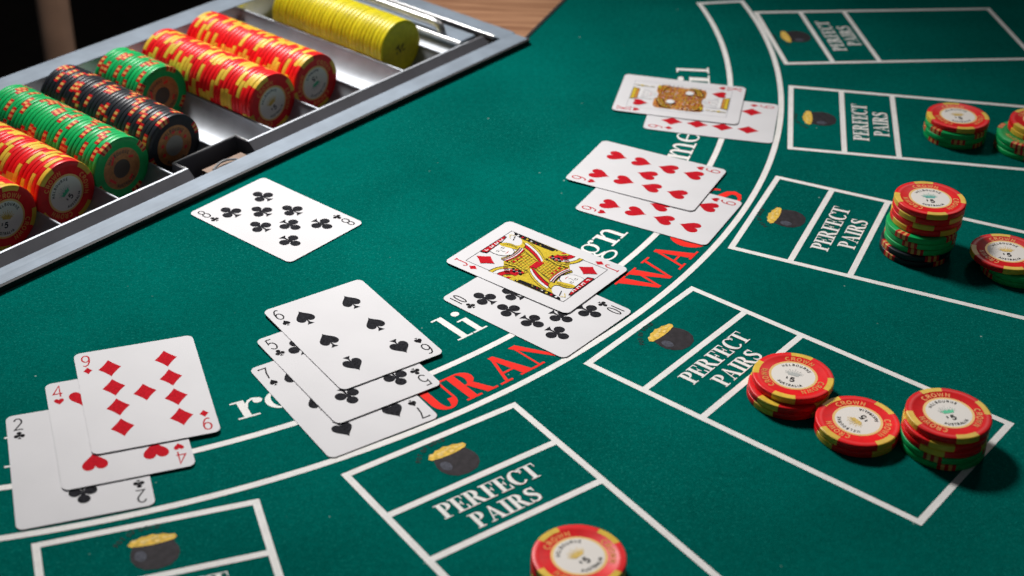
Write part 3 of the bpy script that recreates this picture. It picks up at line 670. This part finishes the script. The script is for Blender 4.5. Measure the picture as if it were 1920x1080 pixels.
# stacks on the layout: list of (colour, x, y, rotation) from the felt up ; last one shows its face
def stack(items, emb, where, tilt=None):
    n = len(items); z = .12
    ordn = ['top', 'second', 'third', 'fourth', 'fifth', 'sixth', 'seventh', 'eighth', 'lowest']
    for i, (color, x, y, rot) in enumerate(items):
        mw = Matrix.Translation((x * S, y * S, z * S)); z += CT + .08
        k = n - 1 - i
        top = k == 0
        if top and tilt: mw = mw @ Matrix.Rotation(R_(tilt[0]), 4, 'X') @ Matrix.Rotation(R_(tilt[1]), 4, 'Y')
        pos = 'lowest' if i == 0 else ordn[k]
        cn = {'red': 'yellow spotted red chip', 'green': 'spotted green chip', 'black': 'spotted black chip'}[color]
        lab = '%s on top of %s' % (cn, where) if top else '%s, %s, in %s' % (cn, 'lowest' if i == 0 else ordn[k] + ' from top', where)
        nxt = items[i + 1] if i < n - 1 else None
        covered = nxt is None or math.hypot(nxt[1] - x, nxt[2] - y) > 1.5
        chip(color, mw, rot, lab, None, 'five' if top else ('ring' if covered and color != 'yellow' else None), emb)
def fcol(c, n, x, y, js=.25): return [(c, x + rnd.uniform(-js, js), y + rnd.uniform(-js, js), rnd.uniform(0, 360)) for _ in range(n)]
stack(fcol('black', 2, 240.2, 791.0) + fcol('green', 3, 242.2, 792.6) + [('red', 244.7, 795.8, 28), ('red', 244.8, 796.1, 72), ('red', 245.0, 795.8, 40), ('red', 245.2, 796.0, 0)], 'teal', 'the tall stack of three colours')
stack(fcol('green', 2, 295.6, 770.5) + [('red', 289.0, 773.7, -3)], 'gold', 'the low stack beside the tall stack', None)
stack(fcol('green', 3, 299.0, 945.0) + [('red', 299.9, 947.0, 2)], 'gold', 'the stack of three greens under one red')
stack(fcol('green', 3, 344.0, 930.0) + fcol('red', 1, 352.0, 934.0) + [('red', 352.7, 934.3, 30)], 'gold', 'the stack with two reds over three greens')
stack(fcol('red', 1, 143.2, 639.6, .1) + [('red', 143.3, 639.8, -40), ('red', 145.5, 643.0, -22)], 'silver', 'the red stack beside the PAIRS lettering')
stack([('red', 173.6, 610.9, 118), ('red', 173.5, 611.1, 125)], 'gold', 'the low red pair between two stacks')
stack(fcol('green', 2, 214.5, 602.6, .1) + [('red', 214.6, 603.0, 60), ('red', 214.5, 603.2, -18), ('red', 215.4, 604.6, 15)], 'green', 'the five chip stack in a box corner')
stack(fcol('red', 2, 32.2, 502.8) + [('red', 32.4, 503.0, 45)], 'gold', 'the lone all red stack in its box')

# ================================================================== playing cards
CW, CH, CTK = 62.0, 88.0, .32
def card_outline(rad=3.6):
    pts = []
    w, h = CW / 2, CH / 2
    for cx, cy, a0 in ((w - rad, h - rad, 0), (-w + rad, h - rad, 90), (-w + rad, -h + rad, 180), (w - rad, -h + rad, 270)):
        pts += arcp(cx, cy, rad, rad, a0, a0 + 90, 7)
    out = []
    for p, q in zip(pts, pts[1:] + pts[:1]):
        d = math.hypot(q[0] - p[0], q[1] - p[1]); n = max(1, int(d / 7))
        out += [(p[0] + (q[0] - p[0]) * i / n, p[1] + (q[1] - p[1]) * i / n) for i in range(n)]
    return out
OUTL = card_outline()
def heart(w, h):
    pts = []
    for i in range(40):
        t = 2 * PI * i / 40; x = 16 * math.sin(t) ** 3; y = 13 * math.cos(t) - 5 * math.cos(2 * t) - 2 * math.cos(3 * t) - math.cos(4 * t)
        pts.append((-x / 32 * w, (y + 2.5) / 29 * h))
    return [pts]
def diamond(w, h):
    c = [(0, h / 2), (-w / 2, 0), (0, -h / 2), (w / 2, 0)]; out = []
    for p, q in zip(c, c[1:] + c[:1]):
        for i in range(6):
            t = i / 6; k = 1 - .07 * math.sin(PI * t)
            out.append(((p[0] + (q[0] - p[0]) * t) * k, (p[1] + (q[1] - p[1]) * t) * k))
    return [out]
def spade(w, h):
    hp = heart(w, h * .80)[0]; body = [(-x, -y + h * .10) for x, y in hp]
    stem = [(-w * .20, -h / 2), (w * .20, -h / 2), (w * .05, -h * .34), (w * .025, -h * .12), (-w * .025, -h * .12), (-w * .05, -h * .34)]
    return [body, stem]
def club(w, h):
    r = w * .232
    cs = [arcp(x, y, r, r * 1.06, 0, 345, 23) for x, y in ((0, h * .285), (-w * .275, -h * .10), (w * .275, -h * .10))]
    return cs + [[(-w * .07, h * .12), (-w * .12, -h * .08), (w * .12, -h * .08), (w * .07, h * .12)], [(-w * .20, -h / 2), (w * .20, -h / 2), (w * .05, -h * .34), (w * .035, -h * .05), (-w * .035, -h * .05), (-w * .05, -h * .34)]]
SUIT = {'hearts': (heart, 12.2, 13.4), 'diamonds': (diamond, 11.6, 15.0), 'spades': (spade, 10.6, 14.6), 'clubs': (club, 13.0, 14.6)}
c14, r26 = 14.4, 26.2
four = [(-c14, r26), (c14, r26), (-c14, -r26), (c14, -r26)]
nine = four + [(x, y) for x in (-c14, c14) for y in (8.7, -8.7)]
LAY = {'2': [(0, r26), (0, -r26)], '4': four, '5': four + [(0, .01)], '6': four + [(-c14, .01), (c14, .01)], '7': four + [(-c14, .01), (c14, .01), (0, 13)], '8': [(x * .92, y) for x, y in four + [(-c14, .01), (c14, .01)]] + [(0, 13), (0, -12.6)],
       '9': nine + [(0, -.01)], '10': nine + [(0, 17.4), (0, -17.4)]}
def flat_shapes(polys, mi=0, dz=.01):
    d = Draw(dz)
    for p in polys: d.area(p, mi)
    return d
placed = []      # (matrix inverse, warp, base z) of the cards below, per stack
def card(rank, suit, x, y, th, label, below, curl=.22, bow=.06):
    ca, sa = math.cos(R_(th)), math.sin(R_(th))
    wp = lambda px, py: curl * (py / 44) ** 2 + bow * (px / 31) ** 2
    z0 = .06
    for (bx, by, bth, bw, bz) in below:
        cb, sb = math.cos(R_(bth)), math.sin(R_(bth))
        for i in range(-8, 9):
            for j in range(-8, 9):
                px, py = i / 8 * CW / 2, j / 8 * CH / 2
                gx, gy = x + px * ca - py * sa - bx, y + px * sa + py * ca - by
                qx, qy = gx * cb + gy * sb, -gx * sb + gy * cb
                if abs(qx) <= CW / 2 and abs(qy) <= CH / 2: z0 = max(z0, bz + bw(qx, qy) + CTK + .05 - wp(px, py))
    below.append((x, y, th, wp, z0))
    m = MB(); rings_t, rings_b = [], []
    for k in (1.0, .96, .8, .6, .4, .2):
        rings_t.append([(px * k, py * k, wp(px * k, py * k) + CTK) for px, py in OUTL]); rings_b.append([(px * k, py * k, wp(px * k, py * k)) for px, py in OUTL])
    for A, B in zip(rings_t, rings_t[1:]): m.strip(A, B, 0, True)
    for A, B in zip(rings_b, rings_b[1:]): m.strip(B, A, 0, True)
    for rg, zc, fl in ((rings_t[-1], CTK, False), (rings_b[-1], 0, True)):
        n = len(m.v); m.v += rg + [(0, 0, zc)]; k = len(rg)
        for q in range(k): m.f.append((n + q, n + (q + 1) % k, n + k)[::-1 if fl else 1]); m.m.append(0)
    m.strip(rings_b[0], rings_t[0], 0, True)
    me = m.mesh('playing_card', M_PAPER); smooth_by_angle(me, 40)
    mw = Matrix(((ca, -sa, 0, x * S), (sa, ca, 0, y * S), (0, 0, 1, z0 * S), (0, 0, 0, 1)))
    o = tag(link('playing_card', me, None, mw), label, 'playing card')
    lift = lambda p, e=.03: (p[0], p[1], p[2] + wp(p[0], p[1]) + CTK + e)
    ink = M_REDI if suit in ('hearts', 'diamonds') else M_INK
    inkp = M_REDI if suit in ('hearts', 'diamonds') else M_INKP
    fn, pw, ph = SUIT[suit]
    def put(name, d, px, py, inv, mats, parent=o, e=.03):
        s = -1 if inv else 1
        d.mapped(lambda p: lift((px + s * p[0], py + s * p[1], p[2]), e)); return link(name, d.mesh(name, mats), parent)
    for px, py in LAY.get(rank, []): put('pip', flat_shapes(fn(pw, ph)), px, py, py < 0, ink)
    for inv in (False, True):
        s = -1 if inv else 1
        d = Draw(.01); hh = 9.4 if rank != '10' else 9.0; sx = .86 if rank != '10' else .74
        w = line_width(rank, hh, sx, .10); draw_line_text(d, rank, -w / 2, -hh / 2, hh, .80, 0, sx, .10)
        put('rank_index', d, -25.4 * s, 36.0 * s, inv, inkp)
        put('suit_index', flat_shapes(fn(pw * .40, ph * .40)), -25.4 * s, 27.0 * s, inv, inkp)
    return o, lift
st_a, st_b, st_c, st_d, st_e, st_f = [], [], [], [], [], []
card('2', 'clubs', -205.4, 572.9, 19.38, 'two of clubs at the bottom of its three card fan', st_a, .21)
card('4', 'hearts', -192.7, 600.7, 20.44, 'four of hearts between the two of clubs and nine of diamonds', st_a, .20)
card('9', 'diamonds', -184.9, 626.8, 20.04, 'nine of diamonds lying fully exposed over the four of hearts', st_a, .24)
card('7', 'spades', -85.2, 631.9, 35.16, 'seven of spades at the bottom of its three card fan', st_b, .23)
card('5', 'clubs', -85.6, 658.3, 36.04, 'five of clubs between the seven and six of spades', st_b, .20)
card('6', 'spades', -85.9, 685.9, 35.93, 'six of spades lying over the five of clubs', st_b, .23)
card('10', 'clubs', 14.1, 719.0, 50.78, 'ten of clubs half covered by the jack of diamonds', st_c, .28)
jack, jlift = card('J', 'diamonds', 13.9, 760.4, 53.44, 'jack of diamonds court card lying over the ten of clubs', st_c, .23)
card('9', 'hearts', 90.3, 836.2, 62.53, 'nine of hearts half covered by an equal card', st_d, .29)
card('9', 'hearts', 84.7, 875.8, 64.04, 'nine of hearts lying on top of an equal card', st_d, .23)
card('9', 'diamonds', 135.6, 964.8, 78.28, 'nine of diamonds tucked under the king of hearts', st_e, .25)
king, klift = card('K', 'hearts', 115.3, 991.1, 78.04, 'king of hearts court card lying over a nine of diamonds', st_e, .21)
card('8', 'clubs', -144.5, 808.1, 51.82, 'eight of clubs lying alone on the felt by the tray', st_f, .22)

# ---- court figures: half a figure drawn once, then again turned by 180 degrees
def twice(draw):
    """draw(d) adds one half; returns a Draw with both halves"""
    d = Draw(.004); draw(d)
    n = len(d.v); v2 = [(-p[0], -p[1], p[2] + .002) for p in d.v]; f2 = [tuple(i + n for i in f) for f in d.f]
    d.v += v2; d.f += f2; d.m += list(d.m); return d
CM = [M_INKP, M_CY, M_REDI, M_CW, M_CP, M_CO, M_GREY, mat('brown_card_ink', (0.22, 0.055, 0.015), 0.6, spec=.15)]
K_, Y_, RD, W_, PK, OG, GY, BR = range(8)
def curve(p0, p1, p2, n=12):
    return [((1 - t) ** 2 * p0[0] + 2 * t * (1 - t) * p1[0] + t * t * p2[0], (1 - t) ** 2 * p0[1] + 2 * t * (1 - t) * p1[1] + t * t * p2[1]) for t in [i / n for i in range(n + 1)]]
def court_part(name, half, lift, parent, e):
    if name in ('frame_line', 'court_figure'):
        d = twice(half); d.mapped(lambda p: lift(p, e)); return link(name, d.mesh(name, CM), parent)
    for s in (1, -1):
        d = Draw(.004); half(d); d.mapped(lambda p: lift((p[0] * s, p[1] * s, p[2]), e)); link(name, d.mesh(name, CM), parent)
def frame_half(d, c=K_):
    d.stroke([(-22, 0), (-22, 35), (22, 35), (22, 0)], .38, c)
def jack_robe(d):
    d.area([(-22, 0), (22, 0), (21.8, 30), (17.5, 24), (13, 20), (4, 19), (-6, 19.5), (-12, 15), (-18, 11), (-21.8, 8)][::1], Y_)
    # right dark border with flecks (runs down the card's side)
    d.area([(18.6, 0), (21.8, 0), (21.8, 33), (19.6, 31), (18.0, 22)], K_)
    for i in range(9): d.disc(20.2, 1.5 + i * 3.4, .9, .8, (Y_, RD, W_)[i % 3], 8)
    # left shoulder arcs
    for i, (w, c) in enumerate(((13.5, K_), (12.9, Y_), (11.0, K_), (10.5, W_), (8.2, K_), (7.7, RD), (4.8, K_), (4.2, Y_), (2.0, RD))):
        d.area([(-21.8, 3.6)] + [(-21.8 + w * math.cos(R_(a)), 3.6 + w * 1.05 * math.sin(R_(a))) for a in range(-14, 95, 9)], c)
    # swooping sleeve: nested bands
    base = curve((18.5, 20), (15.5, 6), (5.5, -2.5)); base2 = curve((9.5, 19), (7.5, 12), (3.0, 2))
    for f0, f1, c in ((0, 1, K_), (.05, .18, Y_), (.22, .40, W_), (.44, .66, RD), (.70, .84, K_), (.74, .95, Y_)):
        A = [(a[0] + (b[0] - a[0]) * f0, a[1] + (b[1] - a[1]) * f0) for a, b in zip(base, base2)]; B = [(a[0] + (b[0] - a[0]) * f1, a[1] + (b[1] - a[1]) * f1) for a, b in zip(base, base2)]
        d.band(A, B, c)
    # centre panel: bricks of yellow in black, red sash
    pan = [(-8.4, 0), (3.4, 0), (7.8, 15.5), (-1.5, 18.6), (-9.6, 14.5)]
    d.area(pan, K_); d.area([(-8.0, 0), (3.0, 0), (7.2, 15.1), (-1.5, 18.0), (-9.2, 14.2)], Y_)
    for r in range(7):
        y0 = 1.2 + r * 2.1; d.stroke([(-8.6, y0), (3.2 + y0 * .27, y0)], .24, K_)
        for c in range(6): x0 = -7.6 + c * 2.1 + (1.0 if r % 2 else 0); d.stroke([(x0, y0), (x0, y0 + 2.0)], .22, (K_, RD)[c % 2])
    d.area([(-4.6, 0), (3.2, 0), (3.6, 2.2), (-4.6, 2.2)], RD)
    for r in range(3): d.area([(-6.5 + r * 3.6, 11.6), (-4.9 + r * 3.6, 11.6), (-4.7 + r * 3.6, 13.2), (-6.3 + r * 3.6, 13.2)], RD)
    d.stroke([(-10.5, -.4), (-8.6, 9), (-10.0, 15.5)], 2.4, K_); d.stroke([(-10.5, -.4), (-8.6, 9), (-10.0, 15.5)], 1.6, Y_)
    for i in range(6): d.disc(-10.2 + .28 * i, 1 + 2.5 * i, .45, .45, K_, 8)
    for i in range(7): d.stroke([(-12.5 - i * .9, 11.5 - i * 1.1), (-14.5 - i * .9, 13.4 - i * 1.0)], .5, (K_, RD)[i % 2])
    # chequers beside the panel
    for r in range(4):
        for c in range(2):
            d.area([(-14.8 + c * 2.0, .4 + r * 2.2), (-13.2 + c * 2.0, .4 + r * 2.2), (-13.2 + c * 2.0, 2.1 + r * 2.2), (-14.8 + c * 2.0, 2.1 + r * 2.2)], (K_, RD)[(r + c) % 2])
    # collar
    for i, c in enumerate((K_, PK, K_, W_, RD)):
        d.stroke(curve((-8, 17.0 - i * .75 + 2.6), (0, 13.2 - i * .6 + 2.6), (9.5, 19.2 - i * .75)), .85, c)
def jack_face(d):
    f = [(-4.4, 31.5), (-5.3, 28), (-5.0, 24), (-3.2, 20.5), (0.4, 18.2), (3.8, 19.2), (5.8, 22.5), (6.2, 27), (5.0, 31.6)]
    d.area([(x * 1.06 + .02, 25 + (y - 25) * 1.05) for x, y in f], K_); d.area(f, W_)
    for s in (-1.9, 2.6): d.stroke([(s - 1.2, 27.3), (s, 27.8), (s + 1.2, 27.2)], .38, K_); d.stroke([(s - 1, 26.2), (s, 26.6), (s + 1, 26.1)], .32, K_); d.disc(s + .1, 26.2, .35, .4, K_, 8)
    d.stroke([(.1, 26.8), (-.5, 23.8), (.7, 23.4)], .32, K_); d.stroke([(-1.2, 21.9), (.2, 21.5), (1.8, 22.0)], .42, RD)
def jack_hair(d):
    h = curve((4.6, 32.2), (10.5, 29.0), (9.5, 23.5), 10) + curve((9.5, 23.5), (10.5, 19.5), (15.2, 21.8), 8) + curve((15.2, 21.8), (14.8, 18.0), (10.5, 17.6), 6) + curve((10.5, 17.6), (6.0, 18.2), (5.4, 24.0), 8) + [(4.2, 28.4)]
    d.area([(x * 1.03, 25 + (y - 25) * 1.04) for x, y in h][::-1], K_); d.area(h[::-1], Y_)
    for k in (.8, 1.9, 3.0): d.stroke(curve((5.0 + k, 30.6 - k), (8.0 + k * .5, 26), (7.2 + k * .5, 20.5), 8), .28, K_)
    for i in range(4): d.disc(-6.6 + i * 1.5, 19.6 - i * .7, 1.25, 1.1, K_, 10); d.disc(-6.6 + i * 1.5, 19.6 - i * .7, .95, .8, Y_, 10)
def jack_hat(d):
    d.area([(-8.0, 30.6), (6.2, 31.2), (14.4, 33.0), (14.4, 34.7), (-9.2, 34.7)], K_); d.area([(-7.2, 31.2), (5.6, 31.7), (13.6, 33.2), (13.6, 34.3), (-8.2, 34.3)], RD)
    for i in range(4): x = -5.8 + i * 4.6; d.stroke([(x, 33.9), (x, 32.3), (x + 2.2, 32.5), (x + 2.2, 34.0)], .62, W_)
    d.stroke([(14.5, 30.5), (17.5, 33.0), (18.6, 30.2)], .4, Y_); d.stroke([(13.5, 27.6), (18.5, 29.6)], .35, K_)
fl = court_part('frame_line', frame_half, jlift, jack, .03)
fig = court_part('court_figure', jack_robe, jlift, jack, .05)
court_part('face', jack_face, jlift, fig, .22); court_part('hair', jack_hair, jlift, fig, .28); court_part('hat', jack_hat, jlift, fig, .30)
for s in (1, -1):
    d = flat_shapes([[(-14.2 * s + s * x, 26.6 * s + s * y) for x, y in diamond(9.8, 13.4)[0]]]); d.mapped(lambda p: jlift(p, .24)); link('pip', d.mesh('pip', M_REDI), jack)

def king_robe(d):
    body = [(-18.6, 0), (-18.6, 13.5), (-17.4, 16.4), (-14.4, 17.6), (-6, 17.6), (2, 17.4), (9, 17.6), (15.0, 18.0), (17.8, 16.8), (18.6, 14), (18.6, 0)]
    d.area(body[::-1], OG)
    rr = random.Random(5)
    # embroidered rows: small lozenges of changing colour between dark seams
    for r in range(9):
        y = .7 + r * 1.75; tilt = .10 if r % 2 else -.06
        x0, x1 = -18.2, 18.0
        for i in range(26):
            x = x0 + (x1 - x0) * (i + .5) / 26; yy = y + tilt * x * .5 + .35 * math.sin(x * .7 + r)
            if yy < .2 or yy > 16.4: continue
            c = (Y_, RD, K_, OG, PK, Y_, BR, W_, BR, Y_, RD)[(i * 3 + r * 5 + rr.randint(0, 2)) % 11]
            d.area([(x - .62, yy), (x, yy - .62), (x + .62, yy), (x, yy + .62)], c)
        d.stroke([(x0 + (x1 - x0) * t / 12, y + .85 + tilt * (x0 + (x1 - x0) * t / 12) * .5) for t in range(13)], .22, BR)
    # sleeve and shoulder bands
    for k, c in enumerate((K_, Y_, BR, Y_, K_)):
        d.stroke(curve((-18.0, 9.5 - k * 1.0), (-14 + k * .3, 14.6 - k * 1.1), (-5.5, 15.8 - k * 1.1)), .55, c)
        d.stroke(curve((18.0, 12.5 - k * 1.0), (15, 16.8 - k * 1.1), (7.5, 16.4 - k * 1.0)), .55, (K_, Y_, RD, Y_, BR)[k])
    d.area([(12.0, 15.4), (16.5, 15.9), (16.0, 17.6), (12.2, 17.3)], Y_)
    for i in range(8): d.area([(17.6, .4 + i * 1.5), (18.6, .4 + i * 1.5), (18.6, 1.3 + i * 1.5), (17.6, 1.3 + i * 1.5)], (K_, W_)[i % 2])
    d.disc(-8.5, 5.8, 3.1, 2.9, W_)
def king_face(d):
    f = [(-5.5, 30.5), (-6.8, 24), (-6.2, 18.5), (-2, 15.6), (4, 15.8), (8.8, 18.6), (9.8, 24), (8.4, 30.5)]
    d.area(f, W_)
    for k in range(6): d.stroke(curve((-6.0 + k * .3, 27), (-5.4 + k * 1.2, 20), (-3.2 + k * 1.6, 16.6)), .22, GY); d.stroke(curve((8.8 - k * .3, 27), (8.2 - k * 1.1, 20), (6.6 - k * 1.4, 16.6)), .22, GY)
    for s in (-1.2, 3.8): d.stroke([(s - 1.2, 26.6), (s, 27.0), (s + 1.2, 26.5)], .35, K_); d.disc(s, 25.5, .35, .4, K_, 8)
    d.stroke([(1.4, 26), (1, 23), (2, 22.6)], .3, K_); d.stroke([(-.2, 21.2), (1.4, 20.8), (3, 21.3)], .35, RD)
def king_crown(d):
    d.area([(-7.6, 29.6), (8.6, 29.6), (10.4, 34.6), (-9.4, 34.6)], K_); d.area([(-7.2, 29.9), (8.2, 29.9), (8.9, 31.7), (-8.0, 31.7)], OG); d.area([(-8.0, 31.9), (8.9, 31.9), (9.8, 34.3), (-8.8, 34.3)], Y_)
    for i in range(6): d.stroke([(-7 + i * 3, 32.1), (-7 + i * 3.1, 34.2)], .3, OG)
    d.stroke([(14.5, 34), (14.0, 20)], .7, K_); d.stroke([(14.5, 34), (14.0, 20)], .4, Y_); d.disc(14.2, 24, 1.6, 1.3, W_, 10); d.disc(14.3, 29, 1.2, 1.2, Y_, 10)
fl = court_part('frame_line', lambda d: frame_half(d, GY), klift, king, .03)
fig = court_part('court_figure', king_robe, klift, king, .05)
court_part('face', king_face, klift, fig, .26); court_part('crown', king_crown, klift, fig, .30)
for s in (1, -1):
    d = flat_shapes([[(-13.6 * s + s * x, 26.0 * s + s * y) for x, y in heart(9.4, 10.6)[0]]]); d.mapped(lambda p: klift(p, .24)); link('pip', d.mesh('pip', M_REDI), king)

# ================================================================== behind the table
m = MB()
prof = [(24, -760), (24, -735), (17, -715), (15, -500), (17.5, -300), (18, -60), (16, 60), (17, 80)]
rings = [[(r * math.cos(2 * PI * i / 24), r * math.sin(2 * PI * i / 24), z) for i in range(24)] for r, z in prof]
for A, B in zip(rings, rings[1:]): m.strip(A, B, 0, True)
m.poly(rings[-1])
me = m.mesh('wooden_post', M_POST); smooth_by_angle(me, 60)
tag(link('wooden_post', me, None, Matrix.Translation((-518 * S, 1600 * S, 0))), 'blurred brown wooden post standing in the dark behind the tray', 'post')
